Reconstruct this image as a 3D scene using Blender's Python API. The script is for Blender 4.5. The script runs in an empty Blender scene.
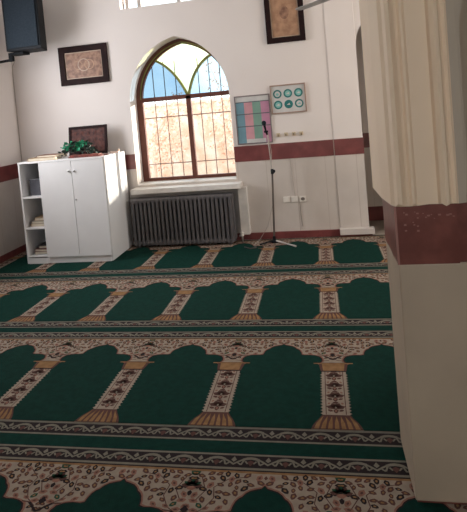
import bpy, bmesh, math, random
from mathutils import Vector, Matrix
from mathutils.geometry import tessellate_polygon

S = bpy.context.scene
COL = S.collection
PI = math.pi

# ------------------------------------------------------------------ camera
cam_d = bpy.data.cameras.new('camera')
cam = bpy.data.objects.new('camera', cam_d)
COL.objects.link(cam)
r_ = Vector((0.97585, 0.19993, -0.08798)); d_ = Vector((-0.0769, -0.06254, -0.99508)); f_ = Vector((-0.20444, 0.97781, -0.04565))
M = Matrix((r_, -d_, -f_)).transposed().to_4x4()
M.translation = Vector((1.761, -2.450, 1.486))
cam.matrix_world = M
cam_d.sensor_fit = 'HORIZONTAL'; cam_d.sensor_width = 36
cam_d.lens = 36 * 549.68 / 467
cam_d.shift_x = (233.5 - 203.85) / 467
cam_d.shift_y = (136.70 - 256) / 467
cam_d.clip_start = 0.05
S.camera = cam

# ------------------------------------------------------------------ world, sun, added fill lamps, exposure
S.view_settings.view_transform = 'Standard'; S.view_settings.look = 'None'
S.view_settings.gamma = 1; S.view_settings.use_curve_mapping = False
S.view_settings.exposure = 0.38
W = bpy.data.worlds.new('sky'); S.world = W; W.use_nodes = True
nt = W.node_tree; nt.nodes.clear()
o = nt.nodes.new('ShaderNodeOutputWorld'); bg = nt.nodes.new('ShaderNodeBackground')
tc = nt.nodes.new('ShaderNodeTexCoord'); nz = nt.nodes.new('ShaderNodeTexNoise'); cr = nt.nodes.new('ShaderNodeValToRGB')
mp = nt.nodes.new('ShaderNodeMapping'); mp.inputs['Scale'].default_value = (1, 1, 1.3)
nz.inputs['Scale'].default_value = 7.0; nz.inputs['Detail'].default_value = 3
cr.color_ramp.elements[0].position = 0.40; cr.color_ramp.elements[0].color = (0.45, 0.55, 0.66, 1)
cr.color_ramp.elements[1].position = 0.60; cr.color_ramp.elements[1].color = (0.75, 0.78, 0.74, 1)
nt.links.new(tc.outputs['Generated'], mp.inputs[0]); nt.links.new(mp.outputs[0], nz.inputs['Vector'])
nt.links.new(nz.outputs['Fac'], cr.inputs[0]); nt.links.new(cr.outputs[0], bg.inputs[0])
bg.inputs[1].default_value = 3.2
nt.links.new(bg.outputs[0], o.inputs[0])

def light(name, typ, loc, direction, energy, color, size=None):
    l = bpy.data.lights.new(name, typ); l.energy = energy; l.color = color
    ob = bpy.data.objects.new(name, l); COL.objects.link(ob); ob.location = loc
    ob.rotation_euler = Vector(direction).to_track_quat('-Z', 'Y').to_euler()
    if typ == 'AREA':
        l.shape = 'RECTANGLE'; l.size, l.size_y = size
    return ob
sun = light('sun', 'SUN', (5, 8, 5), (-0.80, -0.62, -0.10), 10.0, (1.0, 0.90, 0.78)); sun.data.angle = 0.02
light('fill_left', 'AREA', (-1.74, 2.15, 2.0), (1, 0.0, 0.0), 34, (0.97, 0.97, 1.0), (1.0, 1.3))  # added fill lamp at an unseen left opening, for back wall and pillar
light('fill_rear', 'AREA', (1.9, -4.35, 2.0), (0, 1, -0.02), 12, (1.0, 0.93, 0.86), (2.2, 1.6))  # added fill from behind the camera, lifts the pillar front
light('fill_right', 'AREA', (4.85, 2.2, 2.0), (-1, 0.12, -0.02), 40, (1.0, 0.93, 0.86), (1.6, 1.7))  # added warm fill at an unseen opening on the right

# ------------------------------------------------------------------ materials
def s2l(c):
    c /= 255.0
    return c / 12.92 if c <= 0.04045 else ((c + 0.055) / 1.055) ** 2.4
def rgb(r, g, b): return (s2l(r), s2l(g), s2l(b), 1)
MATS = {}
def mat(name, c, rough=0.6, c2=None, scale=8, bump=0, bscale=60, metal=0, stretch=(1, 1, 1), spec=0.5, lo=.35, hi=.65, detail=4):
    m = bpy.data.materials.new(name); m.use_nodes = True; t = m.node_tree
    p = t.nodes['Principled BSDF']; p.inputs['Roughness'].default_value = rough; p.inputs['Metallic'].default_value = metal
    p.inputs['Specular IOR Level'].default_value = spec
    tcn = t.nodes.new('ShaderNodeTexCoord'); mpn = t.nodes.new('ShaderNodeMapping'); mpn.inputs['Scale'].default_value = stretch
    t.links.new(tcn.outputs['Object'], mpn.inputs[0])
    n = t.nodes.new('ShaderNodeTexNoise'); n.inputs['Scale'].default_value = scale; n.inputs['Detail'].default_value = detail
    t.links.new(mpn.outputs[0], n.inputs['Vector'])
    ramp = t.nodes.new('ShaderNodeValToRGB'); ramp.color_ramp.elements[0].position = lo; ramp.color_ramp.elements[1].position = hi
    if c2 is None: c2 = tuple(v * 0.93 for v in c)
    ramp.color_ramp.elements[0].color = rgb(*c2); ramp.color_ramp.elements[1].color = rgb(*c)
    t.links.new(n.outputs['Fac'], ramp.inputs[0]); t.links.new(ramp.outputs[0], p.inputs['Base Color'])
    if bump:
        b = t.nodes.new('ShaderNodeBump'); b.inputs['Strength'].default_value = bump; b.inputs['Distance'].default_value = 0.004
        n2 = t.nodes.new('ShaderNodeTexNoise'); n2.inputs['Scale'].default_value = bscale
        t.links.new(tcn.outputs['Object'], n2.inputs['Vector']); t.links.new(n2.outputs['Fac'], b.inputs['Height'])
        t.links.new(b.outputs[0], p.inputs['Normal'])
    MATS[name] = m
    return m
plaster = mat('plaster', (226, 217, 212), 0.75, (220, 211, 207), 1.2, 0.15, 40)
cream_plaster = mat('cream_plaster', (242, 218, 190), 0.6, (237, 212, 184), 3)
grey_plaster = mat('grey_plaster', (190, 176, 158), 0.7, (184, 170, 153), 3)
marble = mat('marble', (214, 206, 200), 0.28, (200, 192, 187), 2.0, stretch=(1, 1, .5))
pillar_stone = mat('pillar_stone', (190, 172, 150), 0.4, (178, 160, 140), 3.0)
redstone = mat('red_marble', (128, 68, 66), 0.32, (108, 54, 54), 9, lo=.4, hi=.7)
pillar_red = mat('pillar_red_marble', (126, 72, 62), 0.3, (108, 58, 50), 12, lo=.4, hi=.62)
vein = mat('marble_vein', (158, 112, 102), 0.4)
joint = mat('joint', (176, 160, 152), 0.7)
sill_m = mat('sill_marble', (232, 226, 220), 0.3)
ceil_m = mat('ceiling_paint', (228, 224, 218), 0.8)
floor_m = mat('floor_stone', (150, 140, 130), 0.6)
white_lam = mat('white_laminate', (228, 226, 226), 0.35, (224, 222, 222), 4)
white_edge = mat('white_edge', (205, 200, 198), 0.4)
shelf_in = mat('shelf_inside', (196, 192, 190), 0.5)
chrome = mat('chrome', (190, 188, 186), 0.3, metal=0.8)
rad_m = mat('radiator_paint', (98, 94, 95), 0.45, (86, 82, 84), 14, spec=.4)
rad_dark = mat('radiator_back', (60, 60, 62), 0.6)
wood_frame = mat('window_brown', (104, 62, 52), 0.5, (92, 54, 44), 12, spec=.3)
olive = mat('olive_frame', (128, 128, 60), 0.5, (108, 108, 50), 10)
iron = mat('iron_bar', (150, 116, 104), 0.6)  # bar colour lightened to stand in for window bloom
dark_frame = mat('dark_wood', (42, 24, 24), 0.6, (30, 17, 18), 20, spec=.12)
picture_tan = mat('picture_tan', (168, 128, 104), 0.5, (112, 78, 62), 22, lo=.35, hi=.7)
picture_tan2 = mat('picture_print', (182, 142, 112), 0.5, (150, 112, 88), 14)
picture_edge = mat('picture_mount', (186, 160, 140), 0.5)
black_pl = mat('black_plastic', (22, 24, 28), 0.6, spec=.15)
grille_m = mat('speaker_grille', (38, 46, 54), 0.8, (30, 38, 46), 60, spec=.15, bump=.3, bscale=300)
logo_m = mat('speaker_badge', (30, 40, 54), 0.35)
rod_m = mat('steel_rod', (110, 100, 94), 0.35, metal=.5)
lightrod = mat('light_rod', (190, 184, 178), 0.35, metal=.3)
green_leaf = mat('green_leaf', (40, 160, 116), 0.5, (26, 118, 84), 30)
dark_leaf = mat('dark_leaf', (34, 62, 48), 0.6, (22, 44, 36), 30)
stem_m = mat('stem', (60, 56, 44), 0.6)
paper = mat('paper', (214, 204, 184), 0.7)
book_tan = mat('book_tan', (178, 150, 116), 0.5, (160, 132, 100), 20)
book_brown = mat('book_brown', (124, 76, 56), 0.5, (104, 62, 46), 20)
book_red = mat('book_red', (112, 46, 46), 0.5)
book_dark = mat('book_dark', (64, 58, 60), 0.5)
book_grey = mat('book_grey', (150, 142, 134), 0.5)
box_grey = mat('box_grey', (96, 96, 102), 0.2, (82, 82, 90), 8)
red_cloth = mat('red_brown_cloth', (122, 58, 48), 0.7, (92, 42, 36), 16)
carve = mat('carved_wood', (96, 52, 44), 0.7, (58, 30, 28), 26, bump=.6, bscale=40)
pale_item = mat('pale_item', (206, 176, 158), 0.5)
poster_blue = mat('poster_blue', (112, 150, 164), 0.6)
poster_pink = mat('poster_pink', (204, 150, 158), 0.6)
poster_green = mat('poster_green', (122, 158, 144), 0.6)
poster_mauve = mat('poster_mauve', (190, 134, 160), 0.6)
poster_line = mat('poster_line', (88, 96, 102), 0.6)
poster_white = mat('poster_white', (206, 204, 202), 0.6)
frame_grey = mat('poster_frame_grey', (128, 116, 118), 0.5)
frame_tan = mat('poster_frame_tan', (168, 142, 128), 0.5)
teal = mat('poster_teal', (30, 116, 114), 0.6)
teal_pale = mat('poster_pale_teal', (132, 190, 184), 0.6)
socket_m = mat('socket_white', (232, 226, 218), 0.4)
socket_dk = mat('socket_hole', (120, 110, 104), 0.5)
hook_m = mat('hook_tan', (206, 188, 160), 0.5)
hook_dk = mat('hook_dark', (110, 88, 66), 0.5)
cable_m = mat('cable_grey', (172, 160, 150), 0.6)
cable_dk = mat('cable_dark', (70, 66, 64), 0.6)
fan_m = mat('fan_grey', (150, 146, 142), 0.4)
yard = mat('yard_ground', (170, 140, 116), 0.9, (140, 112, 92), 3)
brick_w = mat('yard_wall', (255, 240, 226), 0.9, (246, 208, 182), 3.5, lo=.38, hi=.62)
autumn = mat('autumn_leaf', (255, 228, 206), 0.8, (232, 176, 146), 5)
bark = mat('bark', (244, 216, 196), 0.9)
# carpet yarns
def yarn(name, c, c2=None): return mat(name, c, 0.95, c2, 30, 0.5, 400, spec=.1)
Y_green = yarn('yarn_green', (10, 50, 42), (7, 42, 36))
Y_cream = yarn('yarn_cream', (158, 144, 130), (146, 132, 119))
Y_brown = yarn('yarn_brown', (92, 64, 58))
Y_dark = yarn('yarn_dark', (44, 36, 38))
Y_tan = yarn('yarn_tan', (146, 112, 78), (128, 96, 66))
Y_pink = yarn('yarn_dusky_pink', (142, 102, 88))
Y_grey = yarn('yarn_grey', (124, 119, 108))
Y_leaf = yarn('yarn_leaf_green', (40, 74, 58))
def glass_mat(name='window_glass', tint=(.96, .97, .96, 1)):
    m = bpy.data.materials.new(name); m.use_nodes = True; t = m.node_tree; t.nodes.clear()
    oo = t.nodes.new('ShaderNodeOutputMaterial'); mx = t.nodes.new('ShaderNodeMixShader'); tr = t.nodes.new('ShaderNodeBsdfTransparent')
    gl = t.nodes.new('ShaderNodeBsdfGlossy'); gl.inputs['Roughness'].default_value = .03; tr.inputs[0].default_value = tint
    mx.inputs[0].default_value = .05
    t.links.new(tr.outputs[0], mx.inputs[1]); t.links.new(gl.outputs[0], mx.inputs[2]); t.links.new(mx.outputs[0], oo.inputs[0])
    return m
glass = glass_mat()
glass_left = glass_mat('blue_glass', (.42, .52, .60, 1)); glass_mid = glass_mat('pale_yellow_glass', (.80, .86, .70, 1)); glass_right = glass_mat('light_blue_glass', (.60, .70, .78, 1))
def wall_mat():      # marble dado below z = 0.89 m, plaster above, with thin vertical joints between the slabs
    m = bpy.data.materials.new('wall_finish'); m.use_nodes = True; t = m.node_tree; p = t.nodes['Principled BSDF']
    g = t.nodes.new('ShaderNodeNewGeometry'); sp = t.nodes.new('ShaderNodeSeparateXYZ'); t.links.new(g.outputs['Position'], sp.inputs[0])
    gt = t.nodes.new('ShaderNodeMath'); gt.operation = 'GREATER_THAN'; gt.inputs[1].default_value = 0.975; t.links.new(sp.outputs['Z'], gt.inputs[0])
    n = t.nodes.new('ShaderNodeTexNoise'); n.inputs['Scale'].default_value = 2.2; n.inputs['Detail'].default_value = 5
    t.links.new(g.outputs['Position'], n.inputs['Vector'])
    r1 = t.nodes.new('ShaderNodeValToRGB'); r1.color_ramp.elements[0].position = .35; r1.color_ramp.elements[1].position = .65
    r1.color_ramp.elements[0].color = rgb(196, 186, 178); r1.color_ramp.elements[1].color = rgb(208, 199, 192)
    t.links.new(n.outputs['Fac'], r1.inputs[0])
    # joints every 0.32 m
    ad = t.nodes.new('ShaderNodeMath'); ad.operation = 'ADD'; t.links.new(sp.outputs['X'], ad.inputs[0]); t.links.new(sp.outputs['Y'], ad.inputs[1])
    md = t.nodes.new('ShaderNodeMath'); md.operation = 'PINGPONG'; md.inputs[1].default_value = .16; t.links.new(ad.outputs[0], md.inputs[0])
    lt = t.nodes.new('ShaderNodeMath'); lt.operation = 'LESS_THAN'; lt.inputs[1].default_value = .004; t.links.new(md.outputs[0], lt.inputs[0])
    mj = t.nodes.new('ShaderNodeMixRGB'); mj.inputs[2].default_value = rgb(190, 179, 171); t.links.new(lt.outputs[0], mj.inputs[0]); t.links.new(r1.outputs[0], mj.inputs[1])
    n3 = t.nodes.new('ShaderNodeTexNoise'); n3.inputs['Scale'].default_value = 1.0; t.links.new(g.outputs['Position'], n3.inputs['Vector'])
    r3 = t.nodes.new('ShaderNodeValToRGB'); r3.color_ramp.elements[0].position = .3; r3.color_ramp.elements[1].position = .7
    r3.color_ramp.elements[0].color = rgb(222, 213, 209); r3.color_ramp.elements[1].color = rgb(229, 221, 217); t.links.new(n3.outputs['Fac'], r3.inputs[0])
    mx = t.nodes.new('ShaderNodeMixRGB'); t.links.new(gt.outputs[0], mx.inputs[0]); t.links.new(mj.outputs[0], mx.inputs[1]); t.links.new(r3.outputs[0], mx.inputs[2])
    t.links.new(mx.outputs[0], p.inputs['Base Color'])
    rr = t.nodes.new('ShaderNodeMapRange'); rr.inputs[3].default_value = .3; rr.inputs[4].default_value = .8; t.links.new(gt.outputs[0], rr.inputs[0]); t.links.new(rr.outputs[0], p.inputs['Roughness'])
    return m
wallm = wall_mat()

# ------------------------------------------------------------------ mesh helpers
class MB:
    def __init__(self): self.v = []; self.f = []; self.m = []; self.mats = []
    def mi(self, m):
        if m not in self.mats: self.mats.append(m)
        return self.mats.index(m)
    def add(self, vs, fs, m):
        b = len(self.v); k = self.mi(m); self.v += [tuple(v) for v in vs]
        for f in fs: self.f.append(tuple(b + i for i in f)); self.m.append(k)
    def box(self, x0, x1, y0, y1, z0, z1, m, R=None, org=(0, 0, 0)):
        vs = [Vector((x, y, z)) for z in (z0, z1) for y in (y0, y1) for x in (x0, x1)]
        if R is not None: vs = [R @ v + Vector(org) for v in vs]
        self.add(vs, [(0, 2, 3, 1), (4, 5, 7, 6), (0, 1, 5, 4), (2, 6, 7, 3), (0, 4, 6, 2), (1, 3, 7, 5)], m)
    def bar(self, a, b, r, m, n=8, r2=None, caps=True):
        a = Vector(a); b = Vector(b); d = (b - a).normalized(); u = d.orthogonal().normalized(); w = d.cross(u)
        r2 = r if r2 is None else r2
        vs = [a + (u * math.cos(t) + w * math.sin(t)) * r for t in [2 * PI * i / n for i in range(n)]]
        vs += [b + (u * math.cos(t) + w * math.sin(t)) * r2 for t in [2 * PI * i / n for i in range(n)]]
        fs = [(i, (i + 1) % n, n + (i + 1) % n, n + i) for i in range(n)]
        if caps: fs += [tuple(range(n))[::-1], tuple(range(n, 2 * n))]
        self.add(vs, fs, m)
    def tube(self, pts, r, m, n=6):
        for a, b in zip(pts[:-1], pts[1:]): self.bar(a, b, r, m, n)
    def lathe(self, prof, c, m, n=20, axis='Z'):
        vs = []
        for r, h in prof:
            for i in range(n):
                t = 2 * PI * i / n
                p = (r * math.cos(t), r * math.sin(t), h)
                if axis == 'Y': p = (p[0], h, p[1])
                vs.append((p[0] + c[0], p[1] + c[1], p[2] + c[2]))
        fs = []
        for k in range(len(prof) - 1):
            for i in range(n): fs.append((k * n + i, k * n + (i + 1) % n, (k + 1) * n + (i + 1) % n, (k + 1) * n + i))
        fs += [tuple(range(n)), tuple(range((len(prof) - 1) * n, len(prof) * n))]
        self.add(vs, fs, m)
    def slab(self, loops, f, a, b, m):      # polygon with holes, pushed from depth a to depth b; f maps (p, q, depth) to a point
        tri = tessellate_polygon([[Vector((p[0], p[1], 0)) for p in l] for l in loops])
        flat = [p for l in loops for p in l]; n = len(flat)
        vs = [f(p[0], p[1], a) for p in flat] + [f(p[0], p[1], b) for p in flat]
        fs = [tuple(t) for t in tri] + [tuple(n + i for i in t)[::-1] for t in tri]
        k = 0
        for l in loops:
            L = len(l)
            for i in range(L): j = (i + 1) % L; fs.append((k + i, k + j, n + k + j, n + k + i))
            k += L
        self.add(vs, fs, m)
    def build(self, name, parent=None, bevel=0, smooth=False, kind=None, label=None, cat=None, group=None):
        me = bpy.data.meshes.new(name); me.from_pydata(self.v, [], self.f)
        for m in self.mats: me.materials.append(m)
        me.polygons.foreach_set('material_index', self.m)
        bm = bmesh.new(); bm.from_mesh(me); bmesh.ops.recalc_face_normals(bm, faces=bm.faces); bm.to_mesh(me); bm.free()
        if smooth: me.polygons.foreach_set('use_smooth', [True] * len(me.polygons))
        ob = bpy.data.objects.new(name, me); COL.objects.link(ob)
        if parent: ob.parent = parent
        if bevel:
            b = ob.modifiers.new('bevel', 'BEVEL'); b.width = bevel; b.segments = 2; b.limit_method = 'ANGLE'
        tag(ob, label, cat, group, kind)
        return ob
def tag(ob, label=None, cat=None, group=None, kind=None):
    if label: ob['label'] = label
    if cat: ob['category'] = cat
    if group: ob['group'] = group
    if kind: ob['kind'] = kind
    return ob
def thing(name, loc, label, cat, group=None, rz=0):
    e = bpy.data.objects.new(name, None); e.empty_display_size = .1; COL.objects.link(e); e.location = loc; e.rotation_euler = (0, 0, rz)
    return tag(e, label, cat, group)
def copy_tree(ob, parent=None):
    c = ob.copy(); COL.objects.link(c)
    if parent: c.parent = parent
    for ch in list(ob.children): copy_tree(ch, c)
    return c
XZ = lambda p, q, d: (p, d, q)
YZ = lambda p, q, d: (d, p, q)
XY = lambda p, q, d: (p, q, d)

# ------------------------------------------------------------------ room shell
WY = 3.636; XL = -1.80; XR = 5.0; YR = -4.5; ZC = 3.45
def struct(mb, name, bevel=0, parent=None): return mb.build(name, parent, bevel, kind=None if parent else 'structure')
m = MB(); m.box(XL - .3, XR + .3, YR - .3, 5.2, -.1, 0, floor_m); struct(m, 'floor')
m = MB(); m.box(XL - .3, XR + .3, YR - .3, 5.2, ZC, ZC + .1, ceil_m); struct(m, 'ceiling')

def pointed(x0, x1, z0, zs, zt, n=10):      # outline of an arched opening, counter-clockwise from bottom left
    c = (x0 + x1) / 2; hw = (x1 - x0) / 2; rise = zt - zs; e = (rise * rise - hw * hw) / (2 * hw); e = max(e, 0.001); r = hw + e
    R = []
    a1 = math.atan2(rise, e)
    for i in range(n + 1):
        a = a1 * i / n; k = rise / (r * math.sin(a1))
        R.append((c - e + r * math.cos(a), zs + r * math.sin(a) * k))
    L = [(2 * c - x, z) for x, z in R[::-1][1:]]
    return [(x0, z0), (x1, z0)] + R + L
WIN = pointed(-.345, .82, .70, 1.66, 2.365, 14)
UP = [(-.36, 2.74), (.76, 2.74), (.76, 3.25), (-.36, 3.25)]
NICHE = pointed(2.215, 2.62, 0.0, 2.04, 2.36, 10)
m = MB(); m.slab([[(XL - .25, 0), (2.215, 0)] + NICHE[::-1][:-2] + [(2.62, 0), (XR + .25, 0), (XR + .25, ZC), (XL - .25, ZC)], WIN, UP], XZ, WY, WY + .30, wallm)
struct(m, 'wall_back')
# passage beyond the arch in the back wall
m = MB(); m.box(1.6, 4.0, 4.37, 4.47, 0, ZC, wallm); m.box(1.6, 1.7, WY + .3, 4.37, 0, ZC, wallm); m.box(3.9, 4.0, WY + .3, 4.37, 0, ZC, wallm); struct(m, 'wall_passage')
m = MB(); m.box(1.7, 3.9, 4.362, 4.37, .885, 1.06, redstone); m.box(1.7, 3.9, 4.362, 4.37, 0, .17, redstone); struct(m, 'trim_5')
# pilaster right of the window
m = MB(); m.box(1.914, 2.215, WY - .010, WY - .001, 0.098, ZC, wallm); struct(m, 'trim_6', .003)
m = MB(); m.box(1.905, 2.262, WY - .09, WY - .001, 0.034, .098, marble); struct(m, 'baseboard_pilaster', .004)
# left, right, rear walls with unseen windows added for the fill lamps
LW = [(1.6, 1.3), (2.7, 1.3), (2.7, 2.7), (1.6, 2.7)]
m = MB(); m.slab([[(YR, 0), (WY, 0), (WY, ZC), (YR, ZC)], LW], YZ, XL, XL - .25, wallm); struct(m, 'wall_left')
RW = [(1.4, 1.15), (3.0, 1.15), (3.0, 2.85), (1.4, 2.85)]
m = MB(); m.slab([[(YR, 0), (WY, 0), (WY, ZC), (YR, ZC)], RW], YZ, XR, XR + .25, wallm); struct(m, 'wall_right')
BW = [(.8, 1.2), (3.0, 1.2), (3.0, 2.8), (.8, 2.8)]
m = MB(); m.slab([[(XL - .25, 0), (XR + .25, 0), (XR + .25, ZC), (XL - .25, ZC)], BW], XZ, YR, YR - .25, wallm); struct(m, 'wall_rear')
# red marble band
m = MB(); m.box(XL + .006, -.345, WY - .006, WY - .0005, .889, 1.063, redstone); struct(m, 'trim_1')
m = MB(); m.box(.82, 1.904, WY - .006, WY - .0005, .889, 1.063, redstone); m.box(1.904, 1.914, WY - .007, WY - .0005, .889, 1.063, joint)
m.box(1.914, 2.215, WY - .016, WY - .0105, .889, 1.063, redstone); m.box(2.215, 2.221, WY - .016, WY + .30, .889, 1.063, redstone); struct(m, 'trim_2')
m = MB(); m.box(XL, XL + .006, YR, WY, .889, 1.063, redstone); struct(m, 'trim_3')
m = MB(); m.box(XL, XL + .012, YR, WY, .008, .083, redstone); struct(m, 'baseboard_left')
m = MB(); m.box(.97, 1.905, WY - .02, WY - .0005, .008, .083, redstone); m.box(1.905, 2.24, WY - .05, WY - .0005, .008, .034, redstone); m.box(XL, .97, WY - .012, WY - .0005, .008, .083, redstone); struct(m, 'baseboard_back')
# thin joint lines of the marble dado above baseboard are in the wall finish

# ------------------------------------------------------------------ window
WF = WY + .225
win = thing('window_1', (0, 0, 0), None, None); win['kind'] = 'structure'
FR = pointed(-.345, .84, .70, 1.66, 2.365, 14); FI = pointed(-.268, .800, .742, 1.66, 2.305, 14)
m = MB(); m.slab([FR, FI], XZ, WF, WF + .05, wood_frame)
m.box(.268, .322, WF - .004, WF + .054, .742, 1.69, wood_frame); m.box(-.268, .800, WF - .004, WF + .054, 1.655, 1.705, wood_frame); m.build('window_frame', win)
# olive tracery in the arch head
m = MB()
def strip(pts, w, y0, y1, mt):
    L = []; R = []
    for i, p in enumerate(pts):
        a = pts[max(i - 1, 0)]; b = pts[min(i + 1, len(pts) - 1)]
        d = Vector((b[0] - a[0], b[1] - a[1])).normalized(); n = Vector((-d.y, d.x)) * w / 2
        L.append((p[0] + n.x, p[1] + n.y)); R.append((p[0] - n.x, p[1] - n.y))
    for i in range(len(pts) - 1):
        q = [L[i], L[i + 1], R[i + 1], R[i]]
        vs = [(x, y0, z) for x, z in q] + [(x, y1, z) for x, z in q]
        m.add(vs, [(0, 1, 2, 3), (7, 6, 5, 4), (0, 4, 5, 1), (1, 5, 6, 2), (2, 6, 7, 3), (3, 7, 4, 0)], mt)
AC = .266
def trace_pts(s):
    a = Vector((AC + .008 * s + .03, 1.70)); b = Vector((AC + s * .335, 2.135)); c = Vector((AC + s * .115, 2.03))
    return [tuple(a * (1 - t) ** 2 + c * 2 * t * (1 - t) + b * t * t) for t in [i / 10 for i in range(11)]]
for s in (-1, 1): strip(trace_pts(s), .026, WF - .002, WF + .045, olive)
strip([p for p in pointed(-.285, .812, .7, 1.69, 2.32, 14)[2:]], .012, WF - .012, WF, olive)
m.build('tracery', win)
m = MB(); m.box(-.268, .800, WF + .022, WF + .028, .742, 1.66, glass); m.build('pane', win)
rim = FI[2:]                       # right springing up over the apex to the left springing
for s, gm in ((1, glass_right), (-1, glass_left)):
    tp = trace_pts(s)
    seg = [p for p in rim if (p[0] - AC) * s > .335]
    if s < 0: seg = seg[::-1]
    m = MB(); m.slab([[(tp[0][0], 1.66)] + [(seg[0][0], 1.66)] + seg[1:] + tp[::-1]], XZ, WF + .022, WF + .028, gm); m.build('arch_pane', win)
mid = [p for p in rim if abs(p[0] - AC) <= .335]
m = MB(); m.slab([trace_pts(1) + mid + trace_pts(-1)[::-1]], XZ, WF + .022, WF + .028, glass_mid); m.build('arch_pane', win)
m = MB()
for i, x in enumerate((-.14, 0.0, .14, .42, .55, .68)):
    m.bar((x, WF + .09, .70), (x, WF + .09, 2.12), .006, iron, 6)
for z in (.90, 1.46): m.bar((-.32, WF + .085, z), (.82, WF + .085, z), .006, iron, 6)
m.build('window_grille', win)
m = MB(); m.box(-.375, .885, WY - .19, WY + .0, .615, .672, sill_m); m.box(-.343, .818, WY - .004, WF + .0, .690, .706, sill_m)
m.box(.835, .935, WY - .10, WY - .001, .085, .614, sill_m); m.build('window_sill', win, .004)
# upper window
up = thing('window_2', (0, 0, 0), None, None); up['kind'] = 'structure'
m = MB(); m.slab([UP, [(-.33, 2.77), (.73, 2.77), (.73, 3.22), (-.33, 3.22)]], XZ, WF, WF + .04, white_edge)
for x in (-.20, .285): m.box(x - .022, x + .022, WF, WF + .04, 2.77, 3.22, white_edge)
m.build('window_frame', up)
m = MB(); m.box(-.33, .73, WF + .017, WF + .022, 2.77, 3.22, glass); m.build('pane', up)
def simple_window(name, f, lo, hi, z0, z1, d):
    w = thing(name, (0, 0, 0), None, None); w['kind'] = 'structure'
    q = MB(); q.slab([[(lo, z0), (hi, z0), (hi, z1), (lo, z1)], [(lo + .05, z0 + .05), (hi - .05, z0 + .05), (hi - .05, z1 - .05), (lo + .05, z1 - .05)]], f, d, d + .05, wood_frame)
    c = (lo + hi) / 2; q.slab([[(c - .025, z0 + .05), (c + .025, z0 + .05), (c + .025, z1 - .05), (c - .025, z1 - .05)]], f, d, d + .05, wood_frame); q.build('window_frame', w)
simple_window('window_3', YZ, 1.6, 2.7, 1.3, 2.7, XL - .2)  # frames of the added windows that house the fill lamps, out of view
simple_window('window_4', YZ, 1.4, 3.0, 1.15, 2.85, XR + .15)
simple_window('window_5', XZ, .8, 3.0, 1.2, 2.8, YR - .2)

# ------------------------------------------------------------------ carpet rolls
CW = .58; PER = 1.2881
ARCH_H = [(.300, .004), (.318, .03), (.345, .06), (.375, .085), (.390, .115), (.390, .555), (.378, .575), (.374, .625), (.335, .64),
          (.350, .648), (.380, .660), (.388, .680), (.386, .700), (.366, .726), (.32, .742), (.27, .748), (.215, .746), (.188, .752),
          (.184, .775), (.173, .800), (.155, .818), (.135, .828), (.118, .846), (.090, .862), (.050, .872), (.02, .878), (0, .896)]
def arch_poly(grow=0.0):
    R = []
    for dx, y in ARCH_H:
        x = dx * CW
        if y > .63:
            v = Vector((x, y - .62)); 
            if v.length > 0: v = v + v.normalized() * grow
            x, y = v.x, v.y + .62
        elif grow and y > .56: pass
        R.append((x, y))
    L = [(-x, y) for x, y in R[::-1][1:]]
    return R + L
AP = arch_poly()
def inside(x, y, poly):
    c = False; j = len(poly) - 1
    for i in range(len(poly)):
        xi, yi = poly[i]; xj, yj = poly[j]
        if (yi > y) != (yj > y) and x < (xj - xi) * (y - yi) / (yj - yi) + xi: c = not c
        j = i
    return c
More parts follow.
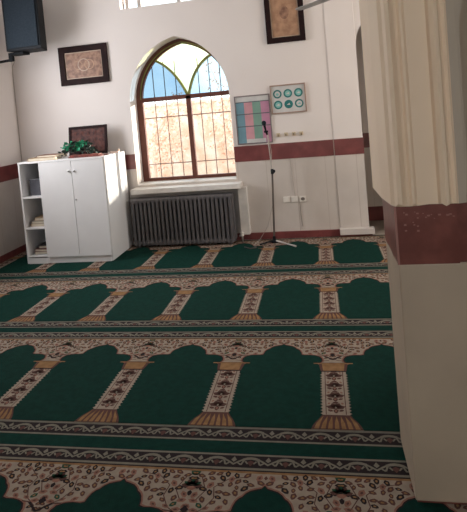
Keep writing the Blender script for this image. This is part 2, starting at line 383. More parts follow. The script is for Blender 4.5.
def carpet(name, base, ymax, label, x0=XL + .012, x1=4.9, y_clip=None):
    m = MB(); T = .007; dz = .0004
    ks = range(math.floor(x0 / CW) - 1, math.ceil(x1 / CW) + 2)
    def rect(a, b, c, d, k, mt):
        z = T + k * dz; m.add([(a, c, z), (b, c, z), (b, d, z), (a, d, z)], [(0, 1, 2, 3)], mt)
    def poly(pts, k, mt):
        z = T + k * dz; P = [Vector((p[0], p[1], 0)) for p in pts]; tr = tessellate_polygon([P])
        m.add([(p[0], p[1], z) for p in pts], [tuple(t) for t in tr], mt)
    lo, hi = -.148, PER - .148
    m.box(x0, x1, lo, hi, .001, T, Y_green)
    for (a, b, k, mt) in [(-.010, .004, 1, Y_grey), (-.092, -.010, 1, Y_dark), (-.104, -.092, 1, Y_grey),
                          (1.083, 1.095, 1, Y_grey), (1.006, 1.083, 1, Y_dark), (.992, 1.006, 1, Y_grey), (.984, .992, 1, Y_dark), (.972, .984, 1, Y_tan), (.004, .972, 1, Y_cream)]:
        rect(x0, x1, a, b, k, mt)
    # meander ribbon in the two dark borders
    def ribbon(yc, amp, flip):
        n = 4; step = CW / n
        for q in range(int((x1 - x0) / step) + 1):
            xs = math.floor(x0 / step) * step + q * step
            pts = []
            for i in range(9):
                t = i / 8; pts.append((xs + step * t, yc + flip * amp * (math.sin(PI * t) - .45)))
            for i in range(8):
                (ax, ay), (bx, by) = pts[i], pts[i + 1]; w = .0085 if 1 < i < 6 else .006
                m.add([(ax, ay - w, T + 2 * dz), (bx, by - w, T + 2 * dz), (bx, by + w, T + 2 * dz), (ax, ay + w, T + 2 * dz)], [(0, 1, 2, 3)], Y_grey)
            cx = xs + step / 2
            for sg in (-1, 1):
                for (p, q_) in (((.030, .15), (.040, -.45)), ((.040, -.45), (.056, -.15)), ((.012, -.30), (.024, .05))):
                    a_ = (cx + sg * p[0], yc + flip * amp * p[1] * 1.2); b_ = (cx + sg * q_[0], yc + flip * amp * q_[1] * 1.2)
                    line(a_, b_, .008, 2, Y_grey)
            poly([(cx - .016, yc - flip * amp * .1), (cx, yc - flip * amp * .75), (cx + .016, yc - flip * amp * .1), (cx, yc + flip * amp * .2)], 3, Y_brown)
            poly([(xs - .012, yc + flip * amp * .25), (xs, yc - flip * amp * .1), (xs + .012, yc + flip * amp * .25), (xs, yc + flip * amp * .8)], 2, Y_grey)
    ring = arch_poly(.017)
    rnd = random.Random(4)
    # leaves of one half cell (column centre at 0 to arch centre at CW/2), mirrored everywhere
    leaves = []
    tries = 0
    while len(leaves) < 46 and tries < 4000:
        tries += 1
        x = rnd.uniform(.004, CW / 2 - .003); y = rnd.uniform(.69, .962)
        if inside(x - CW / 2, y, ring) or inside(x - CW / 2 + .012, y - .01, ring): continue
        if any((x - l[0]) ** 2 + (y - l[1]) ** 2 < .029 ** 2 for l in leaves): continue
        leaves.append((x, y, rnd.uniform(0, PI), rnd.uniform(.014, .022), rnd.choice([Y_brown, Y_brown, Y_brown, Y_leaf, Y_dark, Y_dark, Y_pink])))
    def leaf(x, y, a, L, mt, k=3):
        c, s = math.cos(a), math.sin(a); w = L * .62
        pts = [(L, 0), (L * .3, w), (-L * .6, w * .7), (-L, 0), (-L * .6, -w * .7), (L * .3, -w)]
        m.add([(x + px * c - py * s, y + px * s + py * c, T + k * dz) for px, py in pts], [(0, 1, 2, 3, 4, 5)], mt)
    def line(p, q, w, k, mt):
        d = Vector((q[0] - p[0], q[1] - p[1])); n = Vector((-d.y, d.x)).normalized() * w / 2; z = T + k * dz
        m.add([(p[0] + n.x, p[1] + n.y, z), (q[0] + n.x, q[1] + n.y, z), (q[0] - n.x, q[1] - n.y, z), (p[0] - n.x, p[1] - n.y, z)], [(0, 1, 2, 3)], mt)
    ribbon(-.051, .042, 1); ribbon(1.0445, .040, 1)
    for k in ks:
        cx = k * CW                         # column centre
        ax = cx + CW / 2                    # arch centre
        poly([(ax + x, y) for x, y in ring], 3, Y_pink)
        poly([(ax + x, y) for x, y in arch_poly(.008)], 4, Y_dark)
        poly([(ax + x, y) for x, y in AP], 5, Y_green)
        poly([(ax - .008, .945), (ax, .934), (ax + .008, .945), (ax, .960)], 3, Y_brown)
        for s in (-1, 1):
            for (x, y, a, L, mt) in leaves: leaf(cx + s * x, y, a if s > 0 else PI - a, L, mt, 2); leaf(cx + s * x, y, a if s > 0 else PI - a, L * .4, Y_tan if mt is not Y_pink else Y_brown, 3)
            # scrolls
            for (p, q) in [((.02, .72), (.07, .76)), ((.07, .76), (.10, .82)), ((.10, .82), (.09, .88)), ((.09, .88), (.14, .93)), ((.14, .93), (.22, .95)), ((.03, .80), (.06, .86)), ((.06, .86), (.03, .94))]:
                line((cx + s * p[0], p[1]), (cx + s * q[0], q[1]), .004, 2, Y_brown)
            # toothed shaft edges
            e = .109 * CW
            for i in range(15):
                y = .135 + i * .0268
                m.add([(cx + s * (e - .001), y - .009, T + 6 * dz), (cx + s * (e + .010), y, T + 6 * dz), (cx + s * (e - .001), y + .009, T + 6 * dz)], [(0, 1, 2)], Y_cream)
        # palmette in the spandrel
        for i in range(7):
            a = PI * (.08 + .84 * i / 6); leaf(cx + .026 * math.cos(a), .875 + .028 * math.sin(a), a, .019, Y_leaf if i % 2 else Y_brown, 4)
        leaf(cx, .868, 0, .020, Y_pink, 4); leaf(cx, .84, PI / 2, .016, Y_dark, 4)
        # small V bracket and diamond above the capital
        for s in (-1, 1):
            line((cx, .692), (cx + s * .050, .738), .010, 4, Y_dark); line((cx + s * .05, .738), (cx + s * .085, .742), .007, 4, Y_brown)
            line((cx + s * .105, .664), (cx + s * .02, .682), .005, 4, Y_brown)
        poly([(cx - .017, .75), (cx, .728), (cx + .017, .75), (cx, .772)], 4, Y_dark)
        # capital
        poly([(cx - .080, .64), (cx - .068, .552), (cx + .068, .552), (cx + .080, .64)], 6, Y_brown)
        poly([(cx - .062, .636), (cx - .056, .558), (cx + .056, .558), (cx + .062, .636)], 7, Y_tan)
        rect(cx - .108, cx + .108, .638, .648, 7, Y_tan); rect(cx - .10, cx + .10, .648, .652, 7, Y_dark)
        rect(cx - .066, cx + .066, .545, .553, 7, Y_dark)
        # shaft panel with four floral clusters
        rect(cx - .063, cx + .063, .11, .545, 6, Y_cream)
        for s in (-1, 1): rect(cx + s * .0465 - .002, cx + s * .0465 + .002, .125, .545, 7, Y_brown)
        for i in range(4):
            y = .178 + i * .104
            for a in (.35, 1.2, PI - 1.2, PI - .35): leaf(cx + .022 * math.cos(a), y + .020 * math.sin(a) + .004, a, .027, Y_brown, 7)
            leaf(cx, y - .022, PI / 2, .020, Y_brown, 7); leaf(cx, y - .020, PI / 2, .011, Y_pink, 8); leaf(cx - .026, y - .018, -.5, .015, Y_brown, 7); leaf(cx + .026, y - .018, .5, .013, Y_brown, 7)
            leaf(cx, y + .008, PI / 2, .009, Y_cream, 8); leaf(cx, y + .052, 0, .016, Y_brown, 7); leaf(cx - .032, y + .045, 1.2, .010, Y_pink, 7); leaf(cx + .032, y + .045, -1.2, .010, Y_pink, 7)
        # fluted base
        base_o = [(-.200, .004), (-.188, .03), (-.165, .062), (-.135, .092), (-.112, .122), (.112, .122), (.135, .092), (.165, .062), (.188, .03), (.200, .004)]
        poly([(cx + x * CW, y) for x, y in base_o], 7, Y_brown)
        for i in range(7):
            a0 = -1 + i * 2 / 7 + .05; a1 = -1 + (i + 1) * 2 / 7 - .05
            q = [(a0 * .186, .008), (a1 * .186, .008), (a1 * .165, .055), ((a0 + a1) / 2 * .12, .112), (a0 * .165, .055)]
            poly([(cx + x * CW, y) for x, y in q], 8, Y_tan)
    # cut at the roll's ends and at the wall
    me = bpy.data.meshes.new(name); me.from_pydata(m.v, [], m.f)
    for mt in m.mats: me.materials.append(mt)
    me.polygons.foreach_set('material_index', m.m)
    bm = bmesh.new(); bm.from_mesh(me)
    cuts = [((x0, 0, 0), (-1, 0, 0)), ((x1, 0, 0), (1, 0, 0))]
    if y_clip: cuts.append(((0, y_clip, 0), (0, 1, 0)))
    for co, no in cuts:
        bmesh.ops.bisect_plane(bm, geom=bm.verts[:] + bm.edges[:] + bm.faces[:], plane_co=co, plane_no=no, clear_outer=True)
    for f in bm.faces:
        f.normal_update()
        if f.normal.z < -.5 and f.calc_center_median().z > T * .9: f.normal_flip()
    bm.to_mesh(me); bm.free()
    ob = bpy.data.objects.new(name, me); COL.objects.link(ob); ob.location = (0, base, 0)
    return tag(ob, label, 'carpet', 'green prayer carpet rolls')
c0 = carpet('carpet_roll', 0, None, 'green carpet roll with the large full arches across the lower middle of the room')
for k, lab in ((1, 'green arch-patterned carpet roll, second out from the back wall, in the middle of the floor'),
               (-1, 'nearest carpet roll at the bottom edge, only its cream floral field and arch tips showing')):
    c = c0.copy(); COL.objects.link(c); c.location = (0, k * PER, 0); c['label'] = lab
carpet('carpet_roll', 2 * PER, None, 'green carpet roll lying along the back wall under the radiator, cabinet and mic stand', y_clip=WY - .022 - 2 * PER)

# ------------------------------------------------------------------ pillar on the right
pl = thing('pillar', (2.1, -.26, 0), 'large square pillar in front at right, pale stone with red marble band and cream fluted plaster', 'pillar')
def P(mb, name, **k):
    ob = mb.build(name, pl, **k); ob.location = (-2.1, .26, 0); return ob
px0, px1, py0, py1 = 2.002, 2.80, -.435, -.065
m = MB(); m.box(px0, px1, py0, py1, .016, .885, pillar_stone); P(m, 'lower_shaft', bevel=.006)
m = MB(); m.box(px0 + .006, px1, py0 + .004, py1, 0.0105, .016, pillar_red); P(m, 'plinth')
m = MB(); m.box(px0 - .002, 2.205, py0 - .003, py1 + .003, .885, 1.12, pillar_red); m.box(2.205, px1, py0 + .012, py1 + .003, .885, 1.12, pillar_red)
m.box(px0 - .0035, px0 + .004, py0 - .0045, py0 + .003, .885, 1.10, vein)
rv = random.Random(2)
for i in range(22):
    t = i / 21; x = px0 + .03 + t * .19; z = 1.075 - t * .035 + rv.uniform(-.012, .012)
    if rv.random() < .6: s = rv.uniform(.0008, .0035); m.box(x - s * 1.8, x + s, py0 - .0042, py0 - .003, z - s * .7, z + s, vein)
for i in range(8):
    x = px0 + .02 + rv.random() * .06; z = 1.0 + rv.uniform(-.03, .08); s = rv.uniform(.001, .003); m.box(x - s * 2, x + s, py0 - .0042, py0 - .003, z - s, z + s, vein)
P(m, 'red_band')
# cream moulded plaster casing: profile in plan, lower edge ragged
prof = [(1.966, -.055), (1.974, -.30), (1.990, -.440), (2.002, -.452), (2.010, -.470), (2.024, -.474), (2.034, -.462), (2.042, -.452), (2.052, -.448), (2.060, -.456),
        (2.068, -.456), (2.078, -.446), (2.145, -.446), (2.152, -.462), (2.166, -.472), (2.178, -.468), (2.186, -.452), (2.194, -.446), (2.204, -.452), (2.212, -.446), (2.240, -.440), (2.243, -.20), (2.243, -.075)]
cols = []
n = len(prof)
zb = []
rr = random.Random(9)
for i, (x, y) in enumerate(prof):
    if i == 0: zb.append(1.104)
    elif i == 1: zb.append(1.102)
    elif i == 2: zb.append(1.100)
    elif i == 3: zb.append(1.096)
    else: zb.append(1.098 + rr.uniform(-.005, .009) + (.008 if x < 2.05 else 0))
m = MB()
for i in range(n):
    j = (i + 1) % n
    a, b = prof[i], prof[j]
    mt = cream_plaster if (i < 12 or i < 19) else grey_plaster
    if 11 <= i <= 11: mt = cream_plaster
    m.add([(a[0], a[1], zb[i]), (b[0], b[1], zb[j]), (b[0], b[1], ZC), (a[0], a[1], ZC)], [(0, 1, 2, 3)], mt)
tri = tessellate_polygon([[Vector((p[0], p[1], 0)) for p in prof]])
m.add([(p[0], p[1], z) for p, z in zip(prof, zb)], [tuple(t) for t in tri], cream_plaster)
P(m, 'plaster_casing')
# arched screen wall that continues to the right of the pillar above the band
SC = [(2.241, 1.12)] ; A = pointed(2.262, 3.3, 1.16, 1.66, 2.15, 10)
m = MB(); m.slab([[(2.244, 1.12), (3.6, 1.12), (3.6, ZC), (2.244, ZC)], A], XZ, -.38, -.12, grey_plaster)
m.box(2.80, 3.6, -.40, -.10, 0.008, 1.12, pillar_stone); P(m, 'arched_screen')
m = MB(); m.slab([[(2.5, 0.008), (XR, .008), (XR, ZC), (2.5, ZC)]], XZ, .60, .70, grey_plaster)
m.build('wall_right_inner', kind='structure')

# ------------------------------------------------------------------ radiator
rad = thing('radiator', (.23, 3.5, 0), 'long grey cast-iron radiator under the arched window', 'radiator')
m = MB(); RX0, RX1 = -.385, .780; ns = 24; st = (RX1 - RX0) / ns
def section():
    q = MB(); x = 0; w = st * .36
    def oval(z0, z1, y0, y1, hw):
        pr = [(-hw, y0 + hw), (-hw * .6, y0 + .003), (0, y0), (hw * .6, y0 + .003), (hw, y0 + hw), (hw, y1), (-hw, y1)]
        q.slab([pr], XY, z0, z1, rad_m)
    oval(.035, .545, -.078, -.030, w); oval(.035, .545, -.012, .055, w)
    # rounded headers
    for z0, z1 in ((.040, .085), (.520, .568)):
        pr = [(-.070, z0), (.050, z0), (.058, z0 + .012), (.058, z1 - .015), (.045, z1), (-.060, z1), (-.076, z1 - .015), (-.076, z0 + .012)]
        q.slab([pr], YZ, -st * .47, st * .47, rad_m)
    return q
sec = section().build('section', rad); sec.location = (RX0 + st / 2 - .23, -.01, 0)
for i in range(1, ns):
    c = sec.copy(); COL.objects.link(c); c.parent = rad; c.location = (RX0 + st * (i + .5) - .23, -.01, 0)
m = MB(); m.box(RX1 - .23 - .05, RX1 - .23 + .012, -.07, .05, .06, .555, rad_m); m.build('end_panel', rad, .006)
for x in (RX0 + .06, RX1 - .06):
    m = MB(); m.box(x - .23 - .015, x - .23 + .015, -.07, .04, .0115, .058, rad_m); m.build('foot', rad)
m = MB(); m.bar((.592, -.02, .09), (.63, -.02, .09), .011, chrome); m.bar((.625, -.02, .02), (.625, -.02, .09), .010, chrome); m.build('pipe', rad)
m = MB(); m.lathe([(.016, .085), (.020, .09), (.020, .125), (.012, .135)], (.625, -.02, 0), sill_m, 12); m.build('valve', rad)

# ------------------------------------------------------------------ cabinet
CX0, CXD, CX1 = -1.422, -1.166, -.446; CY0, CY1 = 2.905, 3.58; CZ = 1.112
cab = thing('cabinet', (-.95, 3.27, 0), 'white two-door cabinet with an open shelf side, left of the window', 'cabinet')
ox, oy = .95, -3.27
def C(mb, name, parent=cab, bevel=0.0015, label=None):
    ob = mb.build(name, parent, bevel, label=label)
    if parent is cab: ob.location = (ox, oy, 0)
    return ob
t = .018
m = MB()
m.box(CX0, CX0 + t, CY0, CY1, .0115, CZ - t, white_lam); m.box(CXD - t, CXD, CY0, CY1, .0115, CZ - t, white_lam)
m.box(CX1 - t, CX1, CY0 + .02, CY1, .0115, CZ - t, white_lam); m.box(CX0, CX1, CY1 - .01, CY1, .0115, CZ - t, white_lam)
m.box(CXD, CX1 - t, CY0 + .012, CY0 + .03, .008, .075, white_lam); m.box(CX0 + t, CXD - t, CY0, CY0 + .02, .008, .085, white_lam)
m.box(CX0 + t, CXD - t, CY0, CY1 - .01, .070, .088, white_lam)
C(m, 'carcass')
m = MB(); m.box(CX0, CX1, CY0 - .004, CY1, CZ - t, CZ, white_lam); C(m, 'top')
for z in (.400, .735):
    m = MB(); m.box(CX0 + t + .001, CXD - t - .001, CY0 + .006, CY1 - .011, z - t, z, white_lam); C(m, 'shelf')
dm = (CXD + CX1) / 2
for a, b, hx in ((CXD + .003, dm - .002, dm - .030), (dm + .002, CX1 - .002, dm + .030)):
    m = MB(); m.box(a, b, CY0 - .006, CY0 + .012, .078, CZ - t - .003, white_lam); d = C(m, 'door')
    m = MB(); m.lathe([(.007, 0), (.010, -.005), (.010, -.014), (.006, -.017)], (hx, CY0 - .006, .985), chrome, 12, 'Y')
    m.build('handle', d, label='small round knob')
    if hx > dm:
        m = MB(); m.lathe([(.011, 0), (.011, -.004), (.008, -.005)], (hx - .008, CY0 - .006, .680), chrome, 12, 'Y'); m.box(hx - .0095, hx - .0065, CY0 - .012, CY0 - .010, .674, .686, black_pl); m.build('lock', d)

def book(x, y, z, w, d, h, cover, label, group, rz=0, name='book'):
    e = thing(name, (x, y, z), label, 'book', group, rz)
    q = MB(); q.box(-w / 2, w / 2, -d / 2, d / 2, 0, h * .12, cover); q.box(-w / 2, w / 2, -d / 2, d / 2, h * .88, h, cover); q.box(-w / 2, -w / 2 + .004, -d / 2, d / 2, h * .12, h * .88, cover); q.build('cover', e)
    q = MB(); q.box(-w / 2 + .004, w / 2 - .004, -d / 2 + .004, d / 2 - .004, h * .12, h * .88, paper); q.build('pages', e)
    return e
sx = -1.290
# middle shelf
g = 'books on the middle shelf of the cabinet'
book(sx, 3.10, .4005, .19, .24, .030, book_tan, 'lowest book of the flat stack on the middle cabinet shelf', g, .03)
book(sx + .01, 3.10, .431, .18, .24, .026, book_grey, 'pale book in the centre of the middle shelf stack', g, -.05)
book(sx + .015, 3.11, .4575, .15, .22, .034, book_tan, 'topmost tan book of the middle shelf stack', g, .08)
g = 'books on the bottom shelf of the cabinet'
book(sx, 3.11, .0885, .18, .24, .03, book_grey, 'pale book lying lowest on the bottom cabinet shelf', g, .06)
book(sx + .01, 3.10, .119, .17, .23, .028, book_red, 'red book lying second on the bottom cabinet shelf', g, -.12)
book(sx + .02, 3.12, .1475, .15, .21, .03, book_dark, 'dark book lying on top of the bottom shelf pile', g, .15)
# clear box on the top shelf
e = thing('storage_box', (sx + .01, 3.12, .736), 'grey translucent storage box on the top shelf of the open cabinet side', 'box')
m = MB(); m.slab([[(-.085, -.11), (.085, -.11), (.085, .11), (-.085, .11)], [(-.080, -.105), (.080, -.105), (.080, .105), (-.080, .105)]], XY, .004, .165, box_grey); m.box(-.085, .085, -.11, .11, 0, .004, box_grey); m.build('box_body', e, .002)
m = MB(); m.box(-.09, .09, -.115, .115, .165, .178, box_grey); m.build('lid', e, .003)

# on top of the cabinet
g = 'flat books on top of the cabinet'
zt = CZ + .0005
book(-1.20, 3.10, zt, .30, .22, .030, book_tan, 'wide tan book lying at the left end of the cabinet top', g, .06)
book(-1.14, 3.12, zt + .0305, .24, .18, .022, book_brown, 'brown book lying on the wide tan book on the cabinet', g, -.10)
book(-1.20, 3.38, zt, .20, .16, .026, book_brown, 'brown book lying behind the tan one on the cabinet top', g, .15)
e = thing('picture_frame', (-.835, 3.44, zt), 'carved dark wooden panel leaning back on the cabinet top behind the green plant', 'picture')
Rt = Matrix.Rotation(-.16, 3, 'X')
def leanbox(q, x0, x1, y0, y1, z0, z1, mt): q.box(x0, x1, y0, y1, z0, z1, mt, Rt)
q = MB()
for a in ((-.235, .235, -.012, .012, 0, .030), (-.235, .235, -.012, .012, .300, .330), (-.235, -.205, -.012, .012, .03, .30), (.205, .235, -.012, .012, .03, .30)): leanbox(q, *a, dark_frame)
q.build('frame', e, .003)
q = MB(); leanbox(q, -.205, .205, -.002, .008, .03, .30, carve)
rr = random.Random(3)
for i in range(5):
    for j in range(3):
        cx = -.16 + i * .08; cz = .08 + j * .085
        vs = [Rt @ Vector((cx + .030 * math.cos(k * PI / 3), -.007 if k % 2 else -.003, cz + .030 * math.sin(k * PI / 3))) for k in range(6)] + [Rt @ Vector((cx, -.012, cz))]
        q.add(vs, [(k, (k + 1) % 6, 6) for k in range(6)], carve)
q.build('carved_panel', e)
# trailing plant
e = thing('artificial_plant', (-.88, 3.27, zt), 'trailing green leafy plant spread in front of the carved panel', 'plant')
rr = random.Random(12)
q = MB(); lf = MB(); lf2 = MB()
def leafquad(mb, p, L, mt):
    d = Vector((rr.uniform(-1, 1), rr.uniform(-.8, .2), rr.uniform(-.4, 1))).normalized(); s = d.cross(Vector((rr.uniform(-1, 1), 1, rr.uniform(-1, 1)))).normalized() * L * .35
    nrm = d.cross(s).normalized() * L * .12
    mb.add([p, p + d * L * .5 + s + nrm, p + d * L, p + d * L * .5 - s + nrm, p + d * L * .5], [(0, 1, 4), (1, 2, 4), (2, 3, 4), (3, 0, 4)], mt)
for k in range(12):
    ang = -PI * .02 + k * (PI * 1.04) / 11; L = rr.uniform(.15, .26)
    pts = [Vector((0, .02, .02))]
    for i in range(1, 6):
        tt = i / 5; pts.append(Vector((math.cos(ang) * L * tt * 1.05, .02 - .05 * tt + rr.uniform(-.01, .01), max(.012, .02 + math.sin(ang) * L * tt * .75 - .05 * tt * tt + .05 * math.sin(PI * tt)))))
    q.tube(pts, .003, stem_m, 5)
    for p in pts[1:]:
        for _ in range(4): leafquad(lf2 if k % 3 == 0 or abs(math.cos(ang)) > .75 else lf, p + Vector((rr.uniform(-.012, .012), rr.uniform(-.012, .0), rr.uniform(0, .012))), rr.uniform(.034, .054), dark_leaf if k % 3 == 0 or abs(math.cos(ang)) > .75 else green_leaf)
q.lathe([(.035, .0), (.042, .02), (.040, .045)], (0, .02, 0), dark_frame, 12)
q.build('stems', e); o1 = lf.build('foliage', e); lf2.build('foliage', e, label='darker leaves')
# folded cloth in front of the panel
q = MB()
N = 14
for i in range(2):
    w = .36 - i * .03; z0 = .001 + i * .014
    top = []
    for a in range(N + 1):
        x = -w / 2 + w * a / N
        top.append((x, z0 + .012 + .004 * math.sin(a * 1.3 + i)))
    q.slab([[(-w / 2, z0)] + [(w / 2, z0)] + top[::-1]], XZ, -.055, .06, red_cloth)
c = q.build('folded_cloth', bevel=.002, label='reddish brown folded cloth lying in front of the carved panel on the cabinet', cat='cloth'); c.location = (-.70, 3.06, zt)
# small pale objects at the right end of the cabinet top
q = MB(); q.box(-.05, .05, -.03, .03, 0, .014, pale_item); o1 = q.build('tissue_packet', bevel=.003, label='small pale packet at the right end of the cabinet top', cat='packet'); o1.location = (-.56, 3.40, zt); o1.location.x = -.50
q = MB(); q.lathe([(.010, 0), (.011, .004), (.011, .028), (.006, .034), (.006, .040)], (0, 0, 0), pale_item, 12); o1 = q.build('small_bottle', bevel=0, label='tiny pale bottle by the right edge of the cabinet top', cat='bottle'); o1.location = (-.475, 3.46, zt)
q = MB(); 
for i in range(14): a0 = 2 * PI * i / 14; a1 = a0 + 2 * PI / 14; q.bar((.055 * math.cos(a0), .03 * math.sin(a0), .006), (.055 * math.cos(a1), .03 * math.sin(a1), .006), .006, red_cloth, 6)
o1 = q.build('prayer_beads', bevel=0, label='loop of reddish prayer beads near the right end of the cabinet top', cat='prayer beads'); o1.location = (-.545, 3.16, zt)

# ------------------------------------------------------------------ pictures and posters on the wall
e = thing('picture_frame', (-.865, WY - .003, 2.155), 'dark framed brown picture on the wall above the cabinet', 'picture')
def pframe(e, hw, hh, bw, tl, inner, mount, depth=.03):
    q = MB(); q.slab([[(-hw, -hh), (hw, -hh), (hw, hh), (-hw, hh)], [(-hw + bw, -hh + bw), (hw - bw, -hh + bw), (hw - bw, hh - bw), (-hw + bw, hh - bw)]], XZ, -depth, 0, dark_frame); q.build('frame', e, .004)
    q = MB(); q.box(-hw + bw, hw - bw, -.012, -.002, -hh + bw, hh - bw, mount); q.box(-hw + bw + .012, hw - bw - .012, -.014, -.012, -hh + bw + .012, hh - bw - .012, inner)
    return q
q = pframe(e, .302, .226, .070, None, picture_tan, picture_edge)
for i in range(3):      # round medallions of the embossed picture
    cx = (-.07, .0, .07)[i]; r = (.055, .075, .06)[i]
    q.slab([[(cx + r * math.cos(t * PI / 10), r * math.sin(t * PI / 10)) for t in range(20)], [(cx + (r - .010) * math.cos(t * PI / 10), (r - .010) * math.sin(t * PI / 10)) for t in range(20)]], XZ, -.0155 - i * .0003, -.014, picture_edge if i == 1 else picture_tan2)
q.build('picture', e)
e = thing('picture_frame', (1.495, WY - .003, 2.455), 'dark framed portrait-format picture high on the wall, crossed by the fan blade', 'picture')
q = pframe(e, .208, .30, .058, None, picture_tan2, picture_edge)
q.slab([[(.05 * math.cos(t * PI / 8), .02 + .07 * math.sin(t * PI / 8)) for t in range(16)]], XZ, -.0155, -.014, picture_tan)
q.build('picture', e)

e = thing('wall_chart', (1.066, WY - .002, 1.350), 'striped blue, pink and green chart on the wall right of the window', 'poster')
q = MB(); hw, hh = .196, .270; q.slab([[(-hw, -hh), (hw, -hh), (hw, hh), (-hw, hh)], [(-hw + .012, -hh + .012), (hw - .012, -hh + .012), (hw - .012, hh - .012), (-hw + .012, hh - .012)]], XZ, -.016, 0, frame_grey); q.build('frame', e, .002)
q = MB(); q.box(-hw + .012, hw - .012, -.006, -.001, -hh + .012, hh - .012, poster_white)
iw = hw - .012; cw = 2 * iw / 4
for i, mt in enumerate((poster_blue, poster_pink, poster_green, poster_mauve)):
    q.box(-iw + i * cw, -iw + (i + 1) * cw, -.0075, -.006, -.215, .195, mt)
q.box(-iw, -iw + cw, -.0078, -.006, -.257, -.215, poster_blue); q.box(iw - .06, iw, -.0078, -.006, -.257, -.215, poster_mauve)
for z in (.197, .063, -.073): q.box(-iw, iw, -.009, -.0075, z - .005, z + .005, poster_line)
q.build('sheet', e)
e = thing('wall_poster', (1.465, WY - .002, 1.545), 'white poster with six teal circles in a tan frame', 'poster')
q = MB(); hw, hh = .192, .158; q.slab([[(-hw, -hh), (hw, -hh), (hw, hh), (-hw, hh)], [(-hw + .014, -hh + .014), (hw - .014, -hh + .014), (hw - .014, hh - .014), (-hw + .014, hh - .014)]], XZ, -.018, 0, frame_tan); q.build('frame', e, .002)
q = MB(); q.box(-hw + .014, hw - .014, -.006, -.001, -hh + .014, hh - .014, poster_white)
def disc(q, cx, cz, r, y0, y1, mt, n=20): q.slab([[(cx + r * math.cos(2 * PI * t / n), cz + r * math.sin(2 * PI * t / n)) for t in range(n)]], XZ, y0, y1, mt)
for j in range(2):
    for i in range(3):
        cx = (i - 1) * .114; cz = .058 - j * .118
        disc(q, cx, cz, .047, -.0075, -.006, teal)
        inner = [poster_white, teal_pale, teal_pale, teal_pale, teal, poster_white][j * 3 + i]
        disc(q, cx, cz, .031, -.009, -.0075, inner)
        if i + j: q.slab([[(cx - .02, cz - .006), (cx + .018, cz - .010), (cx + .010, cz + .014)]], XZ, -.010, -.009, poster_white if inner is not poster_white else teal_pale)
        else: disc(q, cx, cz - .004, .016, -.010, -.009, teal_pale)
q.build('sheet', e)

# ------------------------------------------------------------------ hooks, sockets, cables
hp = None
labs = ['leftmost small tan wall hook in the row under the circle poster', 'second from left of the small wall hooks under the circle poster', 'third from left of the small wall hooks under the circle poster', 'rightmost small wall hook in the row under the circle poster']
for i, x in enumerate((1.325, 1.410, 1.495, 1.575)):
    if hp is None:
        hp = thing('wall_hook', (x, WY - .001, 1.155), labs[0], 'hook', 'small hooks under the circle poster')
        q = MB(); q.box(-.020, .020, -.010, 0, -.018, .022, hook_m); q.build('plate', hp, .003)
        q = MB(); q.bar((0, -.010, -.004), (0, -.032, -.010), .005, hook_dk, 8); q.bar((0, -.032, -.010), (0, -.036, .010), .005, hook_dk, 8); q.build('peg', hp)
        c = hp
    else: c = copy_tree(hp); c.location.x = x; c['label'] = labs[i]
sp_ = None
for i, x in enumerate((1.358, 1.446, 1.536)):
    lab = ('left one of the three white wall sockets in a row, blank plate', 'middle one of the three white wall sockets in a row, blank plate', 'right one of the three white wall sockets, with a dark round outlet')[i]
    if sp_ is None or i == 2:
        c = thing('wall_socket', (x, WY - .001, .437), lab, 'socket', 'white wall sockets low on the marble wall')
        q = MB(); q.box(-.036, .036, -.012, 0, -.032, .032, socket_m); q.build('plate', c, .003)
        q = MB()
        if i == 2: q.slab([[(.022 * math.cos(k * PI / 8), .018 * math.sin(k * PI / 8)) for k in range(16)]], XZ, -.0145, -.011, socket_dk); q.build('outlet', c)
        else: q.box(-.022, .022, -.015, -.011, -.020, .020, socket_m); q.build('switch', c, .002)
        sp_ = sp_ or c
    else: c = copy_tree(sp_); c.location.x = x; c['label'] = lab
q = MB(); q.tube([(1.500, WY - .006, .405), (1.503, WY - .006, .25), (1.512, WY - .006, .13)], .0045, cable_m); q.build('cable', label='short grey cable running down the wall below the white sockets', cat='cable')
q = MB(); q.tube([(1.455, WY - .006, 0.47), (1.44, WY - .006, .70), (1.43, WY - .006, .888)], .0025, cable_m); q.build('cable', label='thin grey cable rising from the sockets to the red band', cat='cable')

# ------------------------------------------------------------------ microphone stand and microphone
ms = thing('microphone_stand', (1.205, 3.44, .0105), 'slim dark microphone stand on the carpet right of the radiator', 'microphone stand')
q = MB(); q.lathe([(.036, 0.002), (.036, .014), (.018, .030), (.014, .07)], (0, 0, 0), black_pl, 16); q.build('base', ms)
for i, (dx, dy, mt) in enumerate(((.225, -.215, lightrod), (-.14, -.10, black_pl), (-.02, .12, black_pl))):  # first leg made pale, its lit look put into the colour
    q = MB(); q.bar((dx * .1, dy * .1, .024), (dx, dy, .010), .008, mt, 8); l = q.build('leg', ms, label='leg coloured pale as if lit' if i == 0 else None)
    k = MB(); k.bar((dx * .93, dy * .93, .011), (dx * 1.05, dy * 1.05, .009), .0095, black_pl if i else lightrod, 8); k.build('rubber_foot', l)
q = MB(); q.bar((0, 0, .05), (.038, 0, .775), .0105, rod_m, 10); q.build('lower_tube', ms)
q = MB(); q.lathe([(.014, -.025), (.017, -.02), (.017, .02), (.012, .028)], (.038, 0, .77), black_pl, 12); l = q.build('clamp', ms)
k = MB(); k.bar((.038, -.01, .775), (.062, -.03, .775), .017, black_pl, 10); k.build('knob', l)
q = MB(); q.bar((.037, 0, .77), (.018, -.005, 1.175), .006, lightrod, 8); q.build('upper_tube', ms)
q = MB(); q.bar((.018, -.005, 1.17), (.008, -.012, 1.20), .011, black_pl, 10); q.box(-.012, .030, -.03, .006, 1.193, 1.214, black_pl); q.build('clip', ms)
mc = thing('microphone', (1.200, 3.41, 1.235), 'dark handheld microphone clipped at the top of the slim stand', 'microphone')
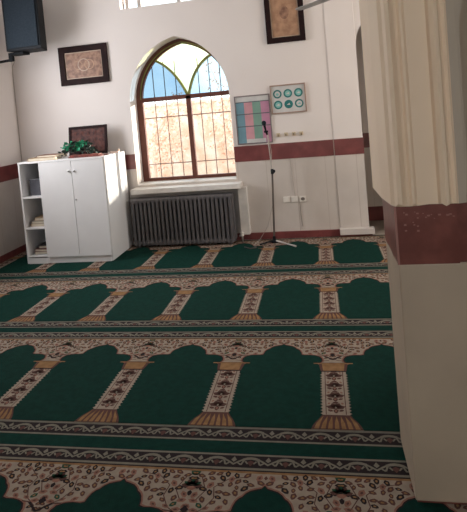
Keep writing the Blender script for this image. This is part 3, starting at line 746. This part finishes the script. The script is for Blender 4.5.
q = MB(); q.bar((.014, .018, -.03), (.004, -.006, .045), .009, black_pl, 12, .013); q.build('body', mc)
q = MB(); q.lathe([(.004, -.026), (.018, -.020), (.025, -.006), (.025, .006), (.018, .020), (.004, .026)], (.001, -.016, .072), grille_m, 14); q.build('head_grille', mc, smooth=True)
q = MB(); pts = [(.03, .03, -.03), (.05, .05, -.25), (.03, .06, -.47), (.02, .08, -.80), (-.06, .09, -1.06), (-.16, .04, -1.20), (-.20, -.06, -1.212)]
q.tube(pts, .003, cable_m); q.build('cable', mc)
q = MB(); q.tube([(.90, 3.27, .016), (.97, 3.20, .016), (1.03, 3.24, .016), (1.00, 3.30, .016)], .006, cable_dk); q.build('cable', label='dark loop of cable lying on the carpet by the radiator valve', cat='cable')

# ------------------------------------------------------------------ loudspeaker in the top left corner
spk = thing('loudspeaker', (-1.335, 3.26, 2.335), 'black loudspeaker mounted high in the left corner', 'loudspeaker', rz=-.02)
q = MB(); q.slab([[(-.215, -.13), (.215, -.13), (.13, .16), (-.13, .16)]], XY, 0, .66, black_pl); q.build('cabinet_body', spk, .008)
q = MB(); q.box(-.185, .190, -.146, -.131, .03, .63, grille_m)
q.build('grille', spk, .006)
q = MB(); q.slab([[(.075 * math.cos(k * PI / 10), .57 + .022 * math.sin(k * PI / 10)) for k in range(20)]], XZ, -.149, -.1462, logo_m); q.build('badge', spk)
q = MB(); q.box(-.245, -.06, -.05, .10, -.028, -.002, black_pl); q.box(-.245, -.20, -.05, .0, -.10, -.028, black_pl); q.bar((-.225, -.02, -.08), (-.50, .06, -.08), .016, black_pl, 8)
q.build('bracket', spk, .003)
q = MB(); q.tube([(XL + .31, 3.19, 2.235), (XL + .06, 3.55, 2.22), (XL + .012, WY - .012, 2.15), (XL + .012, WY - .012, .09)], .005, cable_m)
q.build('cable', label='thin cable running down the left corner of the room below the loudspeaker', cat='cable')

# ------------------------------------------------------------------ ceiling fan (one blade reaches into view)
tipx, tipy, fz = 1.657, 2.50, 2.30
dirv = Vector((.585, -.811, 0)); hub = Vector((tipx, tipy, fz)) + dirv * .72
fan = thing('ceiling_fan', hub, 'grey ceiling fan, one blade reaching in at the top right', 'fan')
q = MB(); q.lathe([(.03, -.06), (.085, -.045), (.095, 0), (.085, .05), (.03, .075)], (0, 0, 0), fan_m, 20); q.build('motor', fan)
q = MB(); q.bar((0, 0, .07), (0, 0, ZC - fz - .06), .011, fan_m, 10); q.build('down_rod', fan)
q = MB(); q.lathe([(.02, ZC - fz - .10), (.06, ZC - fz - .02), (.06, ZC - fz)], (0, 0, 0), fan_m, 16); q.build('canopy', fan)
q = MB()
q.slab([[(.16, -.035), (.66, -.040), (.70, -.030), (.72, 0), (.70, .030), (.66, .040), (.16, .035)]], XY, -.003, .003, fan_m); q.box(.07, .20, -.015, .015, -.006, -.003, fan_m)
bl = q.build('blade', fan)
a0 = math.atan2(-dirv.y, -dirv.x)
bl.rotation_euler = (.12, 0, a0)
for k in (1, 2):
    c = bl.copy(); COL.objects.link(c); c.parent = fan; c.rotation_euler = (.12, 0, a0 + k * 2 * PI / 3)

# ------------------------------------------------------------------ outside, seen through the window
m = MB(); m.box(-12, 12, 5.2, 22, -.6, -.5, yard); struct(m, 'ground')
q = MB(); q.box(-9, 11, 10.0, 10.25, -.5, 1.70, brick_w); q.box(-9.05, 11.05, 9.96, 10.29, 1.70, 1.76, brick_w)  # right end lengthened out of view to cut off the low sun
q.build('garden_wall', label='warm pinkish masonry wall outside, seen through the arched window', cat='wall')
def tree(x, y, h, r, seed, label):
    e = thing('tree', (x, y, -.5), label, 'tree', 'trees outside the window')
    rr = random.Random(seed); tk = MB(); lf = MB()
    tk.bar((0, 0, 0), (0, 0, h * .5), .06, bark, 8, .04)
    for k in range(16):
        a = rr.uniform(0, 2 * PI); zz = rr.uniform(.2, .55) * h; L = r * rr.uniform(.6, 1.0)
        b = Vector((math.cos(a) * L, math.sin(a) * L, zz + rr.uniform(.2, .45) * h)); st_ = Vector((0, 0, zz))
        tk.bar(st_, b, .012, bark, 5, .004)
        for i in range(60):
            p = st_.lerp(b, rr.uniform(.35, 1.05)) + Vector((rr.gauss(0, .12), rr.gauss(0, .12), rr.gauss(0, .12)))
            d = Vector((rr.uniform(-1, 1), rr.uniform(-1, 1), rr.uniform(-1, 1))).normalized() * .05; s = d.orthogonal() * .5
            lf.add([p, p + d * .5 + s, p + d, p + d * .5 - s], [(0, 1, 2, 3)], autumn)
    tk.build('trunk', e); lf.build('foliage', e)
tree(-1.75, 8.9, 2.7, .9, 1, 'autumn-leaved small tree outside, behind the left half of the window')
tree(.10, 8.9, 3.1, .8, 2, 'autumn-leaved small tree outside, behind the right half of the window')
